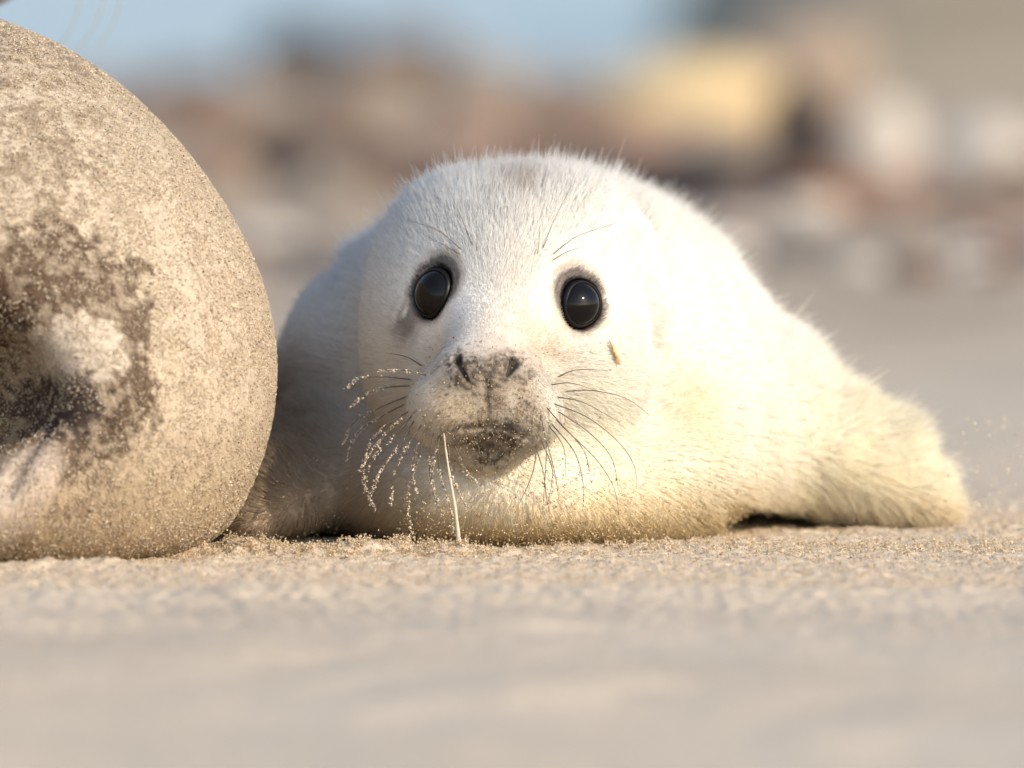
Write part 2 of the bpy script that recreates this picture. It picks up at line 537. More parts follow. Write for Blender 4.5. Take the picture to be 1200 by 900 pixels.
def pup_base(P):
    d = pup_solid(P)
    if CREASE_N and not (P.ndim == 3 and (P[0, 0, 0] < .06 or P[0, 0, 0] > .13)):
        d = np.array(d)
        b = (P[..., 0] > .06) & (P[..., 0] < .13) & (P[..., 1] > .0) & (P[..., 1] < .24)
        if b.any():
            q = P[b]
            d[b] = smax(d[b], -np.min([sd(pr, q) for pr in CREASE_N], 0), .032)
    return d
def pup_solid(P):
    h = union(HEAD, P, .035)
    h = smin(h, union(MUZZ, P, .017), .026)
    t = union(TORSO, P, .05)
    t = smin(t, union(TAIL, P, .05), .06)
    d = smin(h, t, .010)
    d = smin(d, union(FLIP_R, P, .018), .03)
    d = smin(d, union(FLIP_L, P, .03), .03)
    for g_ in GAP: d = smax(d, -sd(g_, P), .012)
    return smax(d, -0.002 - P[..., 2], .03)
def line_on(f, pts, r, lift=0.0, n=9, taper=0.0):
    pp = spline([(u, v) for u, v in pts], n)
    ww = [on(f, u, v, lift) for u, v in pp]
    return [CAPS(ww[i], ww[i + 1], r * (1 + taper * i / (n - 1)), r * (1 + taper * (i + 1) / (n - 1))) for i in range(n - 1)]
CREASE_N = line_on(pup_solid, [(742, 268), (762, 320), (772, 390), (776, 460), (768, 530)], 8 * PXM, .004, 9)
SOCK = {k: front_y(pup_base, *EYES[k]) for k in EYES}
EYEBALL = {}
for k, (eu, ev) in EYES.items():
    side = -1 if k == 'L' else 1
    rot = np.array(Matrix.Rotation(math.radians(13 * side), 3, 'Z') @ Matrix.Rotation(math.radians(-16 * side), 3, 'Y'))
    rad3 = np.array([32, 30, 32]) * PXM if k == 'L' else np.array([32, 30, 31]) * PXM
    EYEBALL[k] = (W(eu - 5 * side, ev, SOCK[k] + .0068) + rot @ np.array([0, .002, 0]), rad3, rot)
def eye_sd(k, P, s=1.0):
    c, rr, rot = EYEBALL[k]
    q = (P - c) @ rot / (rr * s)
    k0 = np.sqrt((q ** 2).sum(-1)) + 1e-9
    k1 = np.sqrt(((q / (rr * s)) ** 2).sum(-1)) + 1e-9
    return k0 * (k0 - 1) / k1
def carve_sockets(P):
    d = pup_base(P)
    for k in EYES:
        d = smax(d, -eye_sd(k, P), .0035)
    return d
# nostrils, philtrum groove and mouth line
NOSTRIL = line_on(pup_base, [(536, 421), (540, 430), (549, 446)], 4.8 * PXM, -.002, 6, -.7) + line_on(pup_base, [(602, 425), (600, 430), (594, 440)], 6.2 * PXM, -.002, 6, -.65)
GROOVE = line_on(pup_base, [(568, 440), (570, 470), (571, 497)], 2.4 * PXM, .0006, 6)
MOUTH = line_on(pup_base, [(543, 503), (556, 501), (570, 500), (594, 504), (617, 514)], 1.9 * PXM, -.0002, 9)
LO, HI = W(470, 560, -.04) - .003, W(670, 390, .08)
def pup_sdf(P):
    d = carve_sockets(P)
    if P.ndim == 3 and (P[0, 0, 0] < LO[0] or P[0, 0, 0] > HI[0]):
        return d
    box = (P[..., 0] > LO[0]) & (P[..., 0] < HI[0]) & (P[..., 1] < HI[1]) & (P[..., 2] > LO[2]) & (P[..., 2] < HI[2])
    if box.any():
        q, dd = P[box], d[box]
        c = np.full(len(q), 1.0)
        for pr in NOSTRIL: c = np.minimum(c, sd(pr, q))
        dd = smax(dd, -c, .003)
        c = np.full(len(q), 1.0)
        for pr in GROOVE + MOUTH: c = np.minimum(c, sd(pr, q))
        dd = smax(dd, -c, .003)
        d[box] = dd
    return d
xs = axis(-0.235, 0.33, -0.078, 0.07, .0014, .0045, 1.15)
ys = axis(-0.06, 1.32, -0.045, 0.078, .0014, .012, 1.12)
zs = axis(-0.012, 0.275, 0.055, 0.19, .0013, .0045, 1.15)
PV, PQ = surface_nets(pup_sdf, xs, ys, zs)

def gauss(u, v, cu, cv, ru, rv=None):
    rv = rv or ru
    return np.exp(-(((u - cu) / ru) ** 2 + ((v - cv) / rv) ** 2))
def mixc(C, c, w): return C + (np.array(c) - C) * w[:, None]
def pup_colour(P, fur):
    u, v = UV(P)
    y, z = P[:, 1], P[:, 2]
    face = sstep(.16, .12, y)
    n1, n2, n3 = fbm(P, .03, 101, 3), vnoise(P, .0016, 103), fbm(P, .007, 105, 2)
    C = np.tile(np.array([.87, .84, .785]), (len(P), 1))
    C = mixc(C, (.86, .80, .69), sstep(.42, .75, n1) * 0.3)
    body = 1 - face
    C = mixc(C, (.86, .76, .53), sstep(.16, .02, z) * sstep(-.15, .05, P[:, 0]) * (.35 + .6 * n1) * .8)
    C = mixc(C, (.79, .66, .40), gauss(u, v, 797, 490, 30, 42) * sstep(.06, .14, y) * .7)
    C = mixc(C, (.87, .78, .57), sstep(900, 1010, u) * (.3 + .5 * n1))
    C = mixc(C, (.60, .47, .30), gauss(u, v, 1105, 600, 35, 22) * .6)
    # sandy underside of the chest; sandy paw and left chest with shade painted in
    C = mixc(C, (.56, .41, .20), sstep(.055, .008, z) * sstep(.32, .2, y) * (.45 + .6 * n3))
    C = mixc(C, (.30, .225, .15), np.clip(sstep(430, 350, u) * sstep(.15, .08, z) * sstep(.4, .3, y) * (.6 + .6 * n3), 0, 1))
    C = mixc(C, (.36, .28, .20), sstep(540, 440, u) * sstep(.15, .03, z) * sstep(.5, .3, y) * .75)  # sandy fur on the left chest, head's shadow painted into it
    # face: warm brow patch, bridge tint, sandy muzzle
    C = mixc(C, (.47, .38, .30), gauss(u, v, 604, 228, 26, 13) * face * (.25 + .7 * n3))
    C = mixc(C, (.66, .54, .44), gauss(u, v, 635, 395, 40, 45) * face * (.35 + .6 * n3))
    C = mixc(C, (.54, .44, .35), gauss(u, v, 592, 400, 64, 34) * face * (.45 + .5 * n3))
    C = mixc(C, (.70, .60, .50), gauss(u, v, 605, 345, 34, 60) * face * (.15 + .5 * n3))
    C = mixc(C, (.66, .54, .43), gauss(u, v, 472, 420, 20, 40) * face * .4)  # muzzle's shadow on the left cheek, painted as tan
    mz = sstep(1.05, .55, np.sqrt(((u - 570) / 92) ** 2 + ((v - 478) / 76) ** 2)) * face
    C = mixc(C, (.39, .31, .23), np.clip(mz * (.6 + .5 * n3), 0, .95))
    C = mixc(C, (.50, .40, .27), gauss(u, v, 525, 485, 40, 26) * face * .5)
    dk = sstep(.42, .8, n2 * .45 + n3 * .6)
    dark = np.clip(.6 * gauss(u, v, 567, 434, 48, 22) + gauss(u, v, 540, 432, 20, 22) + gauss(u, v, 598, 432, 19, 17) + .5 * gauss(u, v, 570, 465, 20, 34) + 1.2 * gauss(u, v, 582, 510, 40, 15) + .8 * gauss(u, v, 545, 507, 30, 9) + .95 * gauss(u, v, 575, 534, 30, 22) + .35 * gauss(u, v, 625, 470, 34, 40), 0, 1) * face
    C = mixc(C, (.075, .060, .050), np.clip(dark * (.48 + .9 * dk), 0, .93))
    near = np.nonzero((u > 490) & (u < 650) & (v > 395) & (v < 550) & (y < .06))[0]
    if len(near):
        dl = np.min([sd(pr, P[near]) for pr in NOSTRIL], 0)
        dm = np.min([sd(pr, P[near]) for pr in MOUTH], 0)
        w = np.zeros(len(P))
        w[near] = np.maximum(.97 * sstep(.0024, -.0008, dl + .0045 * (n3[near] - .5) + .0012 * (n2[near] - .5)), .8 * sstep(.0014, -.0004, dm + .004 * (n3[near] - .42)))
        C = mixc(C, (.016, .012, .010), w)
    C = mixc(C, (.10, .085, .075), np.clip((mz * .8 + .25 * gauss(u, v, 570, 400, 70, 60) * face) * sstep(.76, .88, n2), 0, .7))
    # bare grey skin round the eyes and the tear mark running down and out from one of them
    for k, (eu, ev) in EYES.items():
        th_ = np.arctan2(ev - v, u - eu)
        pk = math.radians(115 if k == 'R' else 70)
        skew = .0030 * np.cos(th_ - pk) + .0016 * np.cos(2 * (th_ - math.radians(-50 if k == 'R' else 225)))
        ed = eye_sd(k, P) + .0022 * (n3 - .5)
        C = mixc(C, (.42, .34, .28), sstep(.0105, .0050, ed - skew) * face * .55)
        C = mixc(C, (.15, .13, .12), sstep(.0062, .0030, ed - skew * .8) * face * .9)
        C = mixc(C, (.02, .017, .016), sstep(.0032, .0012, ed - skew * .25) * face)
    tr = gauss(u, v, 478, 378, 13, 24) * sstep(.25, .6, vnoise(np.stack([u * 3 + v, v * .5], -1), 14, 7))
    C = mixc(C, (.26, .21, .18), np.clip(tr * 1.1, 0, .8) * face)
    return np.clip(C, .01, .9)

pup = empty('seal_pup', (0.02, 0.10, 0), label='fluffy white seal pup lying on its belly facing out with black eyes', category='seal pup')
PUP0 = np.array([0.02, 0.10, 0])
me = mesh_np('body', PV - PUP0, PQ)
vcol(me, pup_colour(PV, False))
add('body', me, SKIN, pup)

# ---- eyes
for k in EYES:
    c, rr, rot = EYEBALL[k]
    th, ph = np.meshgrid(np.linspace(0, np.pi, 32), np.linspace(0, 2 * np.pi, 49)[:-1], indexing='ij')
    def ball(t, p, s=1.0):
        return np.stack([np.sin(t) * np.cos(p) * rr[0], -np.cos(t) * rr[1], np.sin(t) * np.sin(p) * rr[2]], -1) * s @ rot.T + c
    nT, nP = th.shape
    q = [[i * nP + j, (i + 1) * nP + j, (i + 1) * nP + (j + 1) % nP, i * nP + (j + 1) % nP] for i in range(nT - 1) for j in range(nP)]
    eo = add('eye', mesh_np('eye', ball(th, ph, .985).reshape(-1, 3) - PUP0, q), EYE, pup)
    # eyelid rim: follows the line where eyeball and skin meet
    A = np.linspace(0, 2 * np.pi, 65)[:-1]
    tt = np.linspace(.15, 2.2, 160)
    G = ball(tt[:, None] + 0 * A[None], A[None] + 0 * tt[:, None])
    ins = pup_base(G) < .0008
    ti = tt[np.where(ins.any(0), ins.argmax(0), 80)]
    for _ in range(6): ti = (np.roll(ti, 1) + 2 * ti + np.roll(ti, -1)) / 4
    ring = ball(ti, A, 1.0)
    nrm = ball(ti, A, 1.2) - ring; nrm /= np.linalg.norm(nrm, axis=1)[:, None]
    tan = np.roll(ring, -1, 0) - np.roll(ring, 1, 0); tan /= np.linalg.norm(tan, axis=1)[:, None]
    bi = np.cross(tan, nrm)
    thick = (1.5 + 1.2 * np.maximum(np.sin(A), 0) ** 2 + .4 * np.sin(A * 3 + 1)) * PXM
    B = np.linspace(0, 2 * np.pi, 11)[:-1]
    V = ring[:, None] + thick[:, None, None] * (1.5 * np.cos(B)[None, :, None] * bi[:, None] + .55 * np.sin(B)[None, :, None] * nrm[:, None])
    nb, na = len(B), len(A)
    q = [[i * nb + j, i * nb + (j + 1) % nb, ((i + 1) % na) * nb + (j + 1) % nb, ((i + 1) % na) * nb + j] for i in range(na) for j in range(nb)]
    add('eyelid', mesh_np('eyelid', V.reshape(-1, 3) - PUP0, q), LID, eo)

# ---- fur
NOSE = W(568, 440, -.02)
def fur_density(c, n):
    u, v = UV(c)
    facing = n @ np.array([0.0, -1.0, 0.1])
    d = np.where(facing > -0.35, 1.0, 0.12) * np.where(c[:, 1] > 0.75, 0.3, 1.0)
    head = sstep(.2, .1, c[:, 1]) * sstep(.05, .09, c[:, 2])
    d = d * (1 + 2.4 * head)
    d = d * np.where(c[:, 2] < 0.0005, 0, 1)
    for k, (eu, ev) in EYES.items():
        d = d * np.where((c[:, 1] < .13) & (eye_sd(k, c) < .0012), 0, 1)
    nose = np.clip(gauss(u, v, 540, 432, 14, 16) + gauss(u, v, 598, 431, 14, 13), 0, 1) * (c[:, 1] < .05)
    nr = np.nonzero((u > 500) & (u < 640) & (v > 395) & (v < 550) & (c[:, 1] < .06))[0]
    bare = np.ones(len(c))
    if len(nr): bare[nr] = np.min([sd(pr, c[nr]) for pr in NOSTRIL + MOUTH], 0) > .0022
    return d * (1 - .6 * nose) * bare
NH = 520000
R0 = sample_mesh(PV, PQ, NH, fur_density)
NN = grad(pup_base, R0)
fl = R0 - NOSE
fl[:, 2] -= 0.35 * sstep(.12, .3, R0[:, 1]) * np.linalg.norm(fl, axis=1) * .6
fl = fl / np.linalg.norm(fl, axis=1)[:, None]
fl = fl + .35 * np.stack([fbm(R0, .035, s, 2) - .5 for s in (201, 202, 203)], -1)
fl = fl - (fl * NN).sum(1)[:, None] * NN
fl /= np.linalg.norm(fl, axis=1)[:, None] + 1e-9
u, v = UV(R0)
dn = np.linalg.norm(R0 - NOSE, axis=1)
L = .0008 + .0015 * sstep(.02, .05, dn) + .0055 * sstep(.045, .11, dn) + .0065 * sstep(.10, .2, dn) + .009 * sstep(.16, .30, dn)
L = L * (.7 + .5 * fbm(R0, .02, 211, 2)) * rng.uniform(.65, 1.2, NH)
eyedist = np.minimum(*[np.hypot(u - a_, v - b_) for a_, b_ in EYES.values()])
L = L * np.where((u > 835) & (u < 945) & (v > 585), .4, 1.0)
L = L * np.where(u < 420, .6, 1.0) * (1 + .45 * sstep(.5, .95, NN[:, 2]) * sstep(.08, .14, dn))
L = np.where((R0[:, 1] < .14), L * (.35 + .65 * sstep(34, 75, eyedist)), L)
lift = .14 + .22 * rng.random(NH) + (.16 + .22 * rng.random(NH)) * sstep(.13, .26, dn) + .65 * sstep(.5, .9, NN[:, 2]) * sstep(.07, .12, dn) * rng.random(NH)
ang = lift * (np.pi / 2) * .66
guard = (rng.random(NH) < .03) & (dn > .11) & (NN[:, 2] > .25)
L = np.where(guard, L * 1.4, L); ang = np.where(guard, ang * 1.25, ang)
jit = rng.normal(size=(NH, 3)) * .16
d0 = fl * np.cos(ang)[:, None] + NN * np.sin(ang)[:, None] + jit
d0 /= np.linalg.norm(d0, axis=1)[:, None]
tip = R0 + d0 * L[:, None]
# clumps: neighbouring tips lean together
cs = .0065
key = np.floor((R0 + .004 * np.stack([vnoise(R0, .01, s) for s in (221, 222, 223)], -1)) / cs).astype(np.int64)
_, inv = np.unique(key[:, 0] * 10007 * 10007 + key[:, 1] * 10007 + key[:, 2], return_inverse=True)
cnt = np.bincount(inv)
ctip = np.stack([np.bincount(inv, tip[:, t]) / cnt for t in range(3)], -1)[inv]
pull = (.25 + .4 * rng.random(NH)) * sstep(.08, .26, dn)
tip = tip + (ctip - tip) * pull[:, None] * .8
ts = np.array([0, .3, .65, 1.0])
mid = R0 + d0 * L[:, None] * .5 + NN * (L * .10)[:, None]
PT = np.stack([(1 - t) ** 2 * R0 + 2 * t * (1 - t) * mid + t * t * tip for t in ts], 1)
PT[:, :, 2] = np.maximum(PT[:, :, 2], .0008)
RR = np.array([1.0, .9, .65, .18])[None] * (.00011 + .00006 * rng.random(NH) + .00006 * sstep(.1, .25, dn))[:, None]
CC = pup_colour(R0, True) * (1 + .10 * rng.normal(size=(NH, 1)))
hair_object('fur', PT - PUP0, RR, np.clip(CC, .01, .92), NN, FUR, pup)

# ---- whiskers (photo pixels, traced as points on the head's own surface, then hanging free in front)
def zz(pts, ox, oy, k=3.0): return [(ox + x / k, oy + y / k) for x, y in pts]
LEFT = [[(295, 155), (230, 115), (155, 100)], [(300, 180), (230, 163), (120, 162)], [(258, 196), (150, 185), (60, 190), (15, 230)],
        [(255, 215), (160, 222), (90, 245), (30, 295)], [(240, 250), (130, 295), (40, 350), (5, 430)], [(235, 275), (130, 330), (50, 390), (20, 480)],
        [(240, 305), (150, 360), (95, 430), (75, 540), (105, 640)], [(250, 318), (180, 400), (115, 470), (85, 560), (120, 660)],
        [(258, 335), (200, 430), (135, 520), (100, 610)], [(285, 350), (230, 430), (185, 530), (175, 640)],
        [(300, 362), (270, 470), (240, 570), (235, 680), (255, 750)], [(325, 375), (310, 500), (330, 620), (390, 720)],
        [(340, 390), (345, 520), (380, 640), (395, 740)], [(375, 415), (390, 540), (440, 650)], [(395, 420), (440, 520), (480, 560)],
        [(270, 300), (190, 350), (110, 440), (60, 520)], [(312, 350), (262, 440), (250, 540), (270, 600)], [(350, 380), (330, 460), (318, 540), (345, 640)]]
RIGHT = [[(750, 190), (830, 160), (950, 163)], [(735, 213), (810, 207), (900, 235)], [(770, 237), (880, 233), (1000, 260), (1085, 320)],
         [(755, 255), (850, 275), (980, 345)], [(745, 278), (870, 330), (980, 420), (1030, 500), (1040, 580)], [(760, 305), (870, 380), (950, 470), (975, 580)],
         [(715, 285), (800, 380), (900, 480), (960, 580), (978, 690)], [(735, 345), (820, 450), (850, 560), (850, 660)], [(750, 330), (850, 440), (880, 560)],
         [(725, 350), (780, 430), (790, 530)], [(680, 420), (710, 520), (720, 600), (730, 660)], [(715, 385), (750, 520), (765, 620)],
         [(690, 415), (670, 530), (610, 665)], [(695, 300), (720, 420), (715, 560), (705, 690)], [(700, 400), (740, 500), (740, 560), (720, 660)]]
BROW = [[(460, 350), (420, 250), (370, 140)], [(475, 370), (473, 300)], [(420, 365), (340, 300), (230, 262)], [(415, 383), (360, 350), (305, 322)],
        [(710, 360), (745, 270), (810, 140)], [(690, 380), (695, 280)], [(745, 382), (830, 320), (970, 272)], [(745, 403), (800, 372), (870, 353)]]
BEAD = []
for grp, lst, oy in (('l', LEFT, 380), ('r', RIGHT, 380), ('b', BROW, 170)):
    for wi, raw in enumerate(lst):
        pts = zz(raw, 400, oy)
        y0 = front_y(pup_sdf, *pts[0])
        if y0 > .3: y0 = .03
        if len(pts) == 2: pts = [pts[0], ((pts[0][0] + pts[1][0]) / 2 + 1, (pts[0][1] + pts[1][1]) / 2), pts[1]]
        n = 22
        pp = spline(pts, n)
        arc = np.concatenate([[0], np.cumsum(np.hypot(*np.diff(pp, axis=0).T))])
        path = []
        for (uu, vv), s_ in zip(pp, arc):
            fy = front_y(pup_base, uu, vv, -.1, .3) if grp == 'b' else 9
            yy = y0 + .0012 - .004 * min(s_ / 20, 1) + (s_ * PXM) * (.12 if grp != 'b' else .1)
            path.append(W(uu, vv, min(yy, fy - .004 - .006 * s_ / arc[-1])))
        path = np.array(path)
        t = np.linspace(0, 1, n)
        r0 = .00052 if grp != 'b' else .00034
        if grp == 'r': r0 = .00044
        rad = r0 * (1 - .72 * t)
        o = add('whisker', tube('whisker', path - PUP0, rad), WHISK, pup)
        if grp == 'l' and 1 <= wi or (grp == 'r' and wi in (7, 8, 10, 11, 13, 14)):
            nb = int(arc[-1] * (0.85 if grp == 'l' else .3))
            tt = rng.uniform(.2, 1, nb) ** .9
            tt = tt[vnoise(np.stack([tt * 60, np.full(nb, wi * 7.3)], -1), 3.0, 5) > .33]
            bp = np.stack([np.interp(tt, t, path[:, q]) for q in range(3)], -1) + rng.normal(size=(len(tt), 3)) * .00055
            bs = rng.uniform(.00035, .00085, len(tt))
            bc = pal[rng.choice(5, len(tt))] * .95
            add('sand_grains', grains_mesh('sand_grains', bp - PUP0, bs, bc), GRAIN, o, kind='stuff')

# ---- sand stuck in the fur of muzzle and chest
def stuck_density(c, n):
    u, v = UV(c)
    vis = (n[:, 1] < .25)
    mz = gauss(u, v, 565, 505, 60, 36) * (c[:, 1] < .07) + .35 * gauss(u, v, 570, 450, 60, 40) * (c[:, 1] < .06)
    ch = sstep(.062, .004, c[:, 2]) * sstep(.26, .16, c[:, 1]) * (u > 470) * 1.2 + .2 * gauss(u, v, 330, 590, 60, 50)
    return vis * (mz * .7 + ch) + 1e-9
n = 16000
SP = sample_mesh(PV, PQ, n, stuck_density)
SN = grad(pup_base, SP)
out = np.where(SP[:, 2] < .06, rng.uniform(.001, .008, n), rng.uniform(.0002, .0022, n))
ss = rng.uniform(.00028, .0007, n)
pals = np.array([[.55, .40, .20], [.62, .48, .27], [.42, .29, .14], [.70, .58, .40], [.2, .13, .07]])
scol = pals[rng.choice(5, n, p=[.33, .27, .2, .12, .08])] * np.where(SP[:, 2] > .06, .7, 1.0)[:, None]
SPo = SP + SN * out[:, None]; SPo[:, 2] = np.maximum(SPo[:, 2], .001)
add('sand_grains', grains_mesh('sand_grains', SPo - PUP0, ss, scol), GRAIN, pup, kind='stuff')

# ------------------------------------------------------------------ adult seal
AD = [E(-62, 434, .0, 384, 352, .215), E(-105, 322, .07, 335, 312, .21), E(-330, 290, .22, 440, 380, .30), E(-760, 330, .45, 620, 330, .33)]
AD_FAR = [('e', np.array([-1.05, .65, .15]), np.array([.42, .20, .17]), 0.0), ('e', np.array([-1.5, .75, .07]), np.array([.24, .12, .05]), 0.0)]
AD_HEAD = [CAPS((-.62, .40, .20), W(-165, -80, .62), .14, .065), E(-120, -84, .62, 105, 76, .09), E(-34, -36, .60, 74, 38, .05)]
LOBE = [E(2, 592, -.165, 92, 40, .05, .78)]
CREASE = []
def adult_sdf(P):
    d = union(AD, P, .045)
    d = smin(d, union(AD_FAR, P, .1), .12)
    d = smin(d, union(AD_HEAD, P, .05), .05)
    d = smax(d, -sd(E(-15, 470, -.165, 78, 84, .05), P), .06)
    d = smin(d, union(LOBE, P, .02), .025)
    for g_ in CREASE: d = smax(d, -sd(g_, P), .008)
    return smax(d, -0.003 - P[..., 2], .03)
CREASE = line_on(adult_sdf, [(60, 500), (36, 525), (18, 556), (8, 580)], 4 * PXM, 0.0, 9)
xs = axis(-1.8, -0.13, -0.38, -0.14, .0021, .02, 1.12)
ys = axis(-0.30, 1.1, -0.21, 0.25, .0032, .02, 1.12)
zs = axis(-0.012, 0.66, -.009, 0.40, .0021, .015, 1.12)
AV, AQ = surface_nets(adult_sdf, xs, ys, zs)
def adult_colour(P):
    u, v = UV(P)
    n1, n2, n3 = fbm(P, .05, 301, 3), fbm(P, .006, 303, 2), fbm(P, .016, 305, 3)
    front = sstep(.12, .0, P[:, 1])
    n4 = vnoise(P, .0042, 309)
    C = np.tile(np.array([.58, .485, .375]), (len(P), 1))
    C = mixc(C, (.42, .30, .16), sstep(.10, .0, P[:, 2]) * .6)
    C = mixc(C, (.28, .205, .14), sstep(.47, .57, n3 * .35 + n2 * .35 + n4 * .3) * sstep(210, 70, u) * .8)
    pt = np.clip(gauss(u, v, 55, 350, 120, 75) + gauss(u, v, 95, 470, 85, 75) + gauss(u, v, 10, 440, 70, 120), 0, 1)
    pt = sstep(.36, .52, pt + .45 * (n3 - .5) + .32 * (n4 - .5)) * front
    C = mixc(C, (.125, .082, .054), np.clip(pt * (.5 + .75 * sstep(.40, .56, n2 * .4 + n3 * .25 + n4 * .35)), 0, .95))
    C = mixc(C, (.035, .015, .008), gauss(u, v, 0, 362, 38, 40) * front * .95)
    C = mixc(C, (.62, .54, .455), sstep(.38, .56, gauss(u, v, 92, 412, 66, 46) + .6 * (n2 - .5) + .4 * (n4 - .5)) * front * .95)
    C = mixc(C, (.065, .045, .04), sstep(.42, .66, gauss(u, v, 66, 474, 78, 44) + .7 * (n2 - .5) + .5 * (n4 - .5)) * front * .9)
    lob = sstep(1.15, .85, np.sqrt((((u - 2) * .71 + (592 - v) * .71) / 92) ** 2 + (((u - 2) * -.71 + (592 - v) * .71) / 42) ** 2)) * front
    C = mixc(C, (.56, .47, .40), lob * (.6 + .3 * n2))
    C = mixc(C, (.38, .2, .06), sstep(.50, .58, P[:, 1]) * sstep(60, 25, v) * (u > -230) * .9)
    return np.clip(C, .01, .8)
AD0 = np.array([-0.45, 0.2, 0])
adult = empty('adult_seal', tuple(AD0), label='big round adult seal caked in beige sand with a brown patch', category='seal')
me = mesh_np('body', AV - AD0, AQ)
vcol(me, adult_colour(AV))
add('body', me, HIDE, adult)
# crusted sand on the hide
def crust_density(c, n):
    u, v = UV(c)
    vis = ((n[:, 1] < .35) & (u > -60) & (v > -60)).astype(float)
    pt = np.clip(gauss(u, v, 45, 345, 90, 50) + gauss(u, v, 75, 480, 70, 45), 0, 1)
    clump = sstep(.46, .58, fbm(c, .0065, 311, 2))
    return vis * ((1 - pt) * (.25 + sstep(.35, .6, fbm(c, .012, 307, 2))) + pt * clump * .9) + 1e-9
n = 120000
SP = sample_mesh(AV, AQ, n, crust_density)
SN = grad(adult_sdf, SP)
ss = rng.uniform(.00030, .00075, n)
pala = np.array([[.50, .40, .28], [.58, .48, .36], [.62, .54, .44], [.38, .28, .18], [.14, .10, .07]])
cc = pala[rng.choice(5, n, p=[.36, .28, .14, .15, .07])] * rng.uniform(.85, 1.12, (n, 1))
SPo = SP + SN * (ss * .45 + .0012 * rng.random(n) ** 3)[:, None]
add('sand_grains', grains_mesh('sand_grains', SPo - AD0, ss, cc), GRAIN, adult, kind='stuff')
# short coat showing through the sand
n = 60000
R0 = sample_mesh(AV, AQ, n, lambda c, nn: ((nn[:, 1] < .35) & (UV(c)[0] > -60)).astype(float) + 1e-9)
NA = grad(adult_sdf, R0)
fl = np.tile(np.array([.55, .3, -.75]), (n, 1)) + .3 * rng.normal(size=(n, 3))
fl -= (fl * NA).sum(1)[:, None] * NA
fl /= np.linalg.norm(fl, axis=1)[:, None] + 1e-9
L = rng.uniform(.002, .005, n)
tip = R0 + (fl * .9 + NA * .35) * L[:, None]
PT = np.stack([R0, (R0 + tip) / 2 + NA * (L * .12)[:, None], tip], 1)
RR = np.array([1, .8, .25])[None] * np.full((n, 1), .00014)
CA = adult_colour(R0) * rng.uniform(.7, 1.25, (n, 1))
hair_object('fur', PT - AD0, RR, np.clip(CA, .01, .8), NA, FUR, adult)
# pale whiskers drooping from the muzzle it raises behind its shoulder
for pts in ([(20, -38), (66, -50), (96, -24), (92, 8), (82, 36), (62, 62)], [(26, -34), (88, -58), (124, -26), (118, 14), (104, 42), (78, 70)],
            [(24, -42), (100, -72), (142, -36), (142, -4), (134, 24), (116, 54)]):
    pp = spline(pts, 20)
    path = np.array([W(uu, vv, .585 + .002 * i) for i, (uu, vv) in enumerate(pp)])
    add('whisker', tube('whisker', path - AD0, np.linspace(.0007, .0004, 20)), PALE_WHISK, adult)
th, ph = np.meshgrid(np.linspace(0, np.pi, 14), np.linspace(0, 2 * np.pi, 21)[:-1], indexing='ij')
ball = np.stack([np.sin(th) * np.cos(ph), np.sin(th) * np.sin(ph), np.cos(th)], -1).reshape(-1, 3) * .018
q = [[i * 20 + j, (i + 1) * 20 + j, (i + 1) * 20 + (j + 1) % 20, i * 20 + (j + 1) % 20] for i in range(13) for j in range(20)]
for yo in (-.076, .076):
    add('eye', mesh_np('eye', ball + W(-62, -100, .62) + np.array([0, yo, 0]) - AD0, q), EYE, adult)

# ------------------------------------------------------------------ small things
# pale strand hanging from the pup's mouth to the sand
pp = spline([(520, 508), (524, 540), (533, 595), (538, 640)], 26)
ys_ = np.linspace(front_y(pup_sdf, 520, 508) - .003, -.014, 26)
path = np.array([W(uu, vv, yy) for (uu, vv), yy in zip(pp, ys_)])
t = np.linspace(0, 1, 26)
rad = (.8 + 2.1 * t ** 1.2 + 2.6 * np.maximum(t - .9, 0) * 10 * .5) * PXM + .00012 * np.sin(t * 31)
m = NT('pale_strand')
m.b.inputs['Base Color'].default_value = (.62, .55, .45, 1)
m.b.inputs['Roughness'].default_value = .35
m.b.inputs['Subsurface Weight'].default_value = .3
m.b.inputs['Subsurface Radius'].default_value = (.004, .003, .002)
m.b.inputs['Subsurface Scale'].default_value = .5
add('strand', tube('strand', path, rad, 8), m.m, label='pale glossy strand hanging from the pup\'s mouth down to the sand', category='strand')

# golden straw fleck on the cheek
pp = [(714, 398), (718, 406), (722, 417), (726, 427)]
path = np.array([on(pup_base, uu, vv, .0045) for uu, vv in spline(pp, 10)])
m = NT('straw')
m.l(m.ramp(m.noise(500, 3, .6, m.geo()), [(.35, (.38, .21, .08)), (.6, (.70, .50, .22))]), m.b.inputs['Base Color'])
m.b.inputs['Roughness'].default_value = .6
add('straw_fleck', tube('straw_fleck', path, np.array([.4, .9, 1.3, 1.8, 2.2, 2.6, 2.8, 2.7, 2.3, 1.2]) * PXM, 6), m.m,
    label='golden brown straw fleck stuck to the pup\'s cheek below its eye', category='straw')

# sand flicked up beyond the splayed flipper
n = 170
uu = rng.normal(1160, 34, n); vv = 640 - 150 * rng.random(n) ** 1.5
yy = rng.uniform(.22, .5, n)
fp = np.array([W(a_, b_, c_) for a_, b_, c_ in zip(uu, vv, yy)])
fp[:, 2] = np.maximum(fp[:, 2], .003)
add('flicked_sand', grains_mesh('flicked_sand', fp, rng.uniform(.0005, .0012, n), pal[rng.choice(5, n)]), GRAIN, kind='stuff',
    label='grains of sand flicked into the air beyond the pup\'s splayed flipper', category='sand')

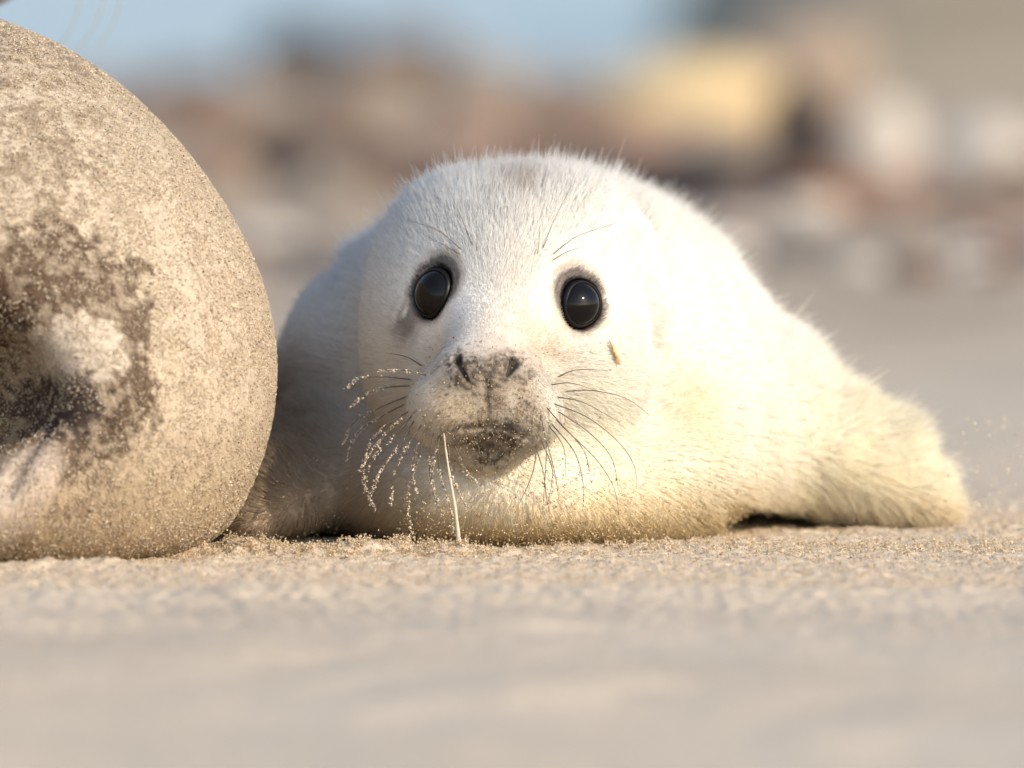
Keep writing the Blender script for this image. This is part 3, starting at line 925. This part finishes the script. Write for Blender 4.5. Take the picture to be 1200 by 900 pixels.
# ------------------------------------------------------------------ stones along the shore
def rock_mesh(i):
    import bmesh
    bm = bmesh.new()
    bmesh.ops.create_icosphere(bm, subdivisions=3, radius=1.0)
    V = np.array([v.co for v in bm.verts])
    d = 1 + .55 * (fbm(V + i * 13.7, 1.1, 400 + i, 3) - .5)
    V = V * d[:, None]
    if i < 4: V = np.sign(V) * np.abs(V) ** np.array([.85, .85, .8])
    for v, p in zip(bm.verts, V): v.co = p
    me = bpy.data.meshes.new('stone'); bm.to_mesh(me); bm.free()
    me.polygons.foreach_set('use_smooth', np.full(len(me.polygons), True))
    return me
ROCKS = {}
def stone(u, vb, wpx, hpx, kind, label, name='stone', group=None, deep=.8):
    y = ground_y(vb)
    s = (DIST + y) / F
    i = 4 if kind in ('yellow', 'pale') else random.randrange(5)
    if (kind, i) not in ROCKS:
        me = rock_mesh(i); me.materials.append(ROCK[kind]); ROCKS[(kind, i)] = me
    o = bpy.data.objects.new(name, ROCKS[(kind, i)])
    col.objects.link(o)
    rx, rz = wpx * s / 2, hpx * s
    o.location = ((u - 600) * s, y, rz * .33)
    o.scale = (rx, rx * deep, rz * .66)
    o.rotation_euler = (0, 0, random.uniform(-.5, .5))
    o['label'] = label; o['category'] = 'stone'
    if group: o['group'] = group
    return o
stone(800, 138, 240, 74, 'yellow', 'broad yellow boulder, the brightest among the shore stones', 'boulder')
stone(935, 126, 170, 112, 'tan', 'big weathered grey brown boulder added over the shaded end of the dune', 'boulder')  # added to cover the dune's dark, shaded side with a lit surface
stone(352, 86, 120, 62, 'dark', 'dark grey boulder at the edge of the water', 'boulder')
stone(246, 176, 75, 34, 'rust', 'rust orange stone just past the adult seal\'s back')
stone(318, 215, 90, 66, 'dark', 'dark stone between the adult seal and the pup')
stone(1032, 196, 92, 80, 'pale', 'pale rounded stone beside the dark cleft')
stone(1155, 204, 130, 66, 'pale', 'wide pale stone below the dune slope')
stone(935, 215, 70, 120, 'dark', 'tall dark brown stone standing between the yellow and the pale boulders')
for u_, v_, w_, h_, k_, lab in (
        (470, 80, 120, 45, 'brown', 'brown stone beside the dark boulder at the water'), (560, 125, 120, 60, 'tan', 'tan stone at the water between the dark and the yellow boulders'),
        (430, 130, 140, 50, 'tan', 'wide tan slab in front of the dark waterside boulder'), (455, 226, 110, 60, 'brown', 'brown stone just above the pup\'s forehead'),
        (640, 165, 110, 50, 'brown', 'brown stone directly behind the crown of the pup\'s head'), (545, 190, 130, 55, 'pink', 'pinkish stone directly behind the pup\'s forehead'),
        (735, 192, 130, 56, 'pink', 'pinkish stone in front of the yellow boulder'), (865, 196, 100, 58, 'tan', 'tan stone wedged between the yellow boulder and the tall dark stone'),
        (380, 175, 120, 50, 'brown', 'brown stone behind the dark stone that lies between the seals'), (230, 120, 120, 40, 'brown', 'low brown stone at the water past the adult seal\'s back'),
        (705, 234, 130, 54, 'dark', 'low blackish stone behind the pup\'s neck'), (790, 240, 150, 60, 'dark', 'long blackish stone behind the pup\'s shoulder'),
        (880, 244, 130, 60, 'dark', 'blackish stone at the foot of the tall dark stone'), (970, 250, 110, 50, 'rust', 'reddish stone on the sand in front of the tall dark stone'),
        (1050, 240, 120, 40, 'pink', 'low pinkish stone in front of the pale rounded stone'), (1120, 250, 90, 36, 'brown', 'brown stone on the sand in front of the wide pale stone'),
        (620, 215, 110, 44, 'brown', 'brown stone touching the outline of the pup\'s crown'), (1085, 190, 70, 40, 'tan', 'small tan stone between the two pale stones'),
        (1195, 230, 80, 44, 'brown', 'brown stone at the far end of the row past the wide pale stone'), (260, 230, 90, 44, 'tan', 'tan stone touching the outline of the adult seal\'s shoulder'),
        (390, 245, 90, 36, 'tan', 'low tan stone on the sand beside the pup\'s brow'), (300, 140, 110, 40, 'tan', 'tan stone above the rust orange stone'),
        (660, 120, 90, 40, 'tan', 'tan stone leaning on the yellow boulder on its water side'), (700, 150, 80, 44, 'brown', 'small brown stone at the foot of the yellow boulder'),
        (520, 235, 90, 40, 'dark', 'blackish stone hidden partly by the pup\'s forehead'), (985, 190, 60, 60, 'brown', 'upright brown stone between the tall dark and the pale rounded stone'),
        (1010, 235, 70, 30, 'rust', 'small reddish stone at the foot of the pale rounded stone'), (150, 150, 120, 44, 'brown', 'brown stone half hidden by the adult seal\'s back')):
    stone(u_, v_, w_, h_, k_, lab, group='stones along the shore')
for i in range(34):
    side = i % 2
    u_ = random.uniform(225, 430) if i % 3 == 0 else random.uniform(800, 1215)
    k_ = random.choice(['tan', 'pale', 'brown', 'grey', 'pink', 'pale', 'brown'])
    c_ = {'brown': 'brown', 'tan': 'tan', 'pink': 'pinkish', 'pale': 'pale', 'grey': 'grey'}[k_]
    w_ = 'between the two seals' if u_ < 600 else 'behind the pup\'s back and flipper'
    stone(u_, random.uniform(248, 340), random.uniform(50, 105), random.uniform(14, 30), k_, f'small {c_} stone scattered on the sand {w_}', group=f'small {c_} stones {w_}')
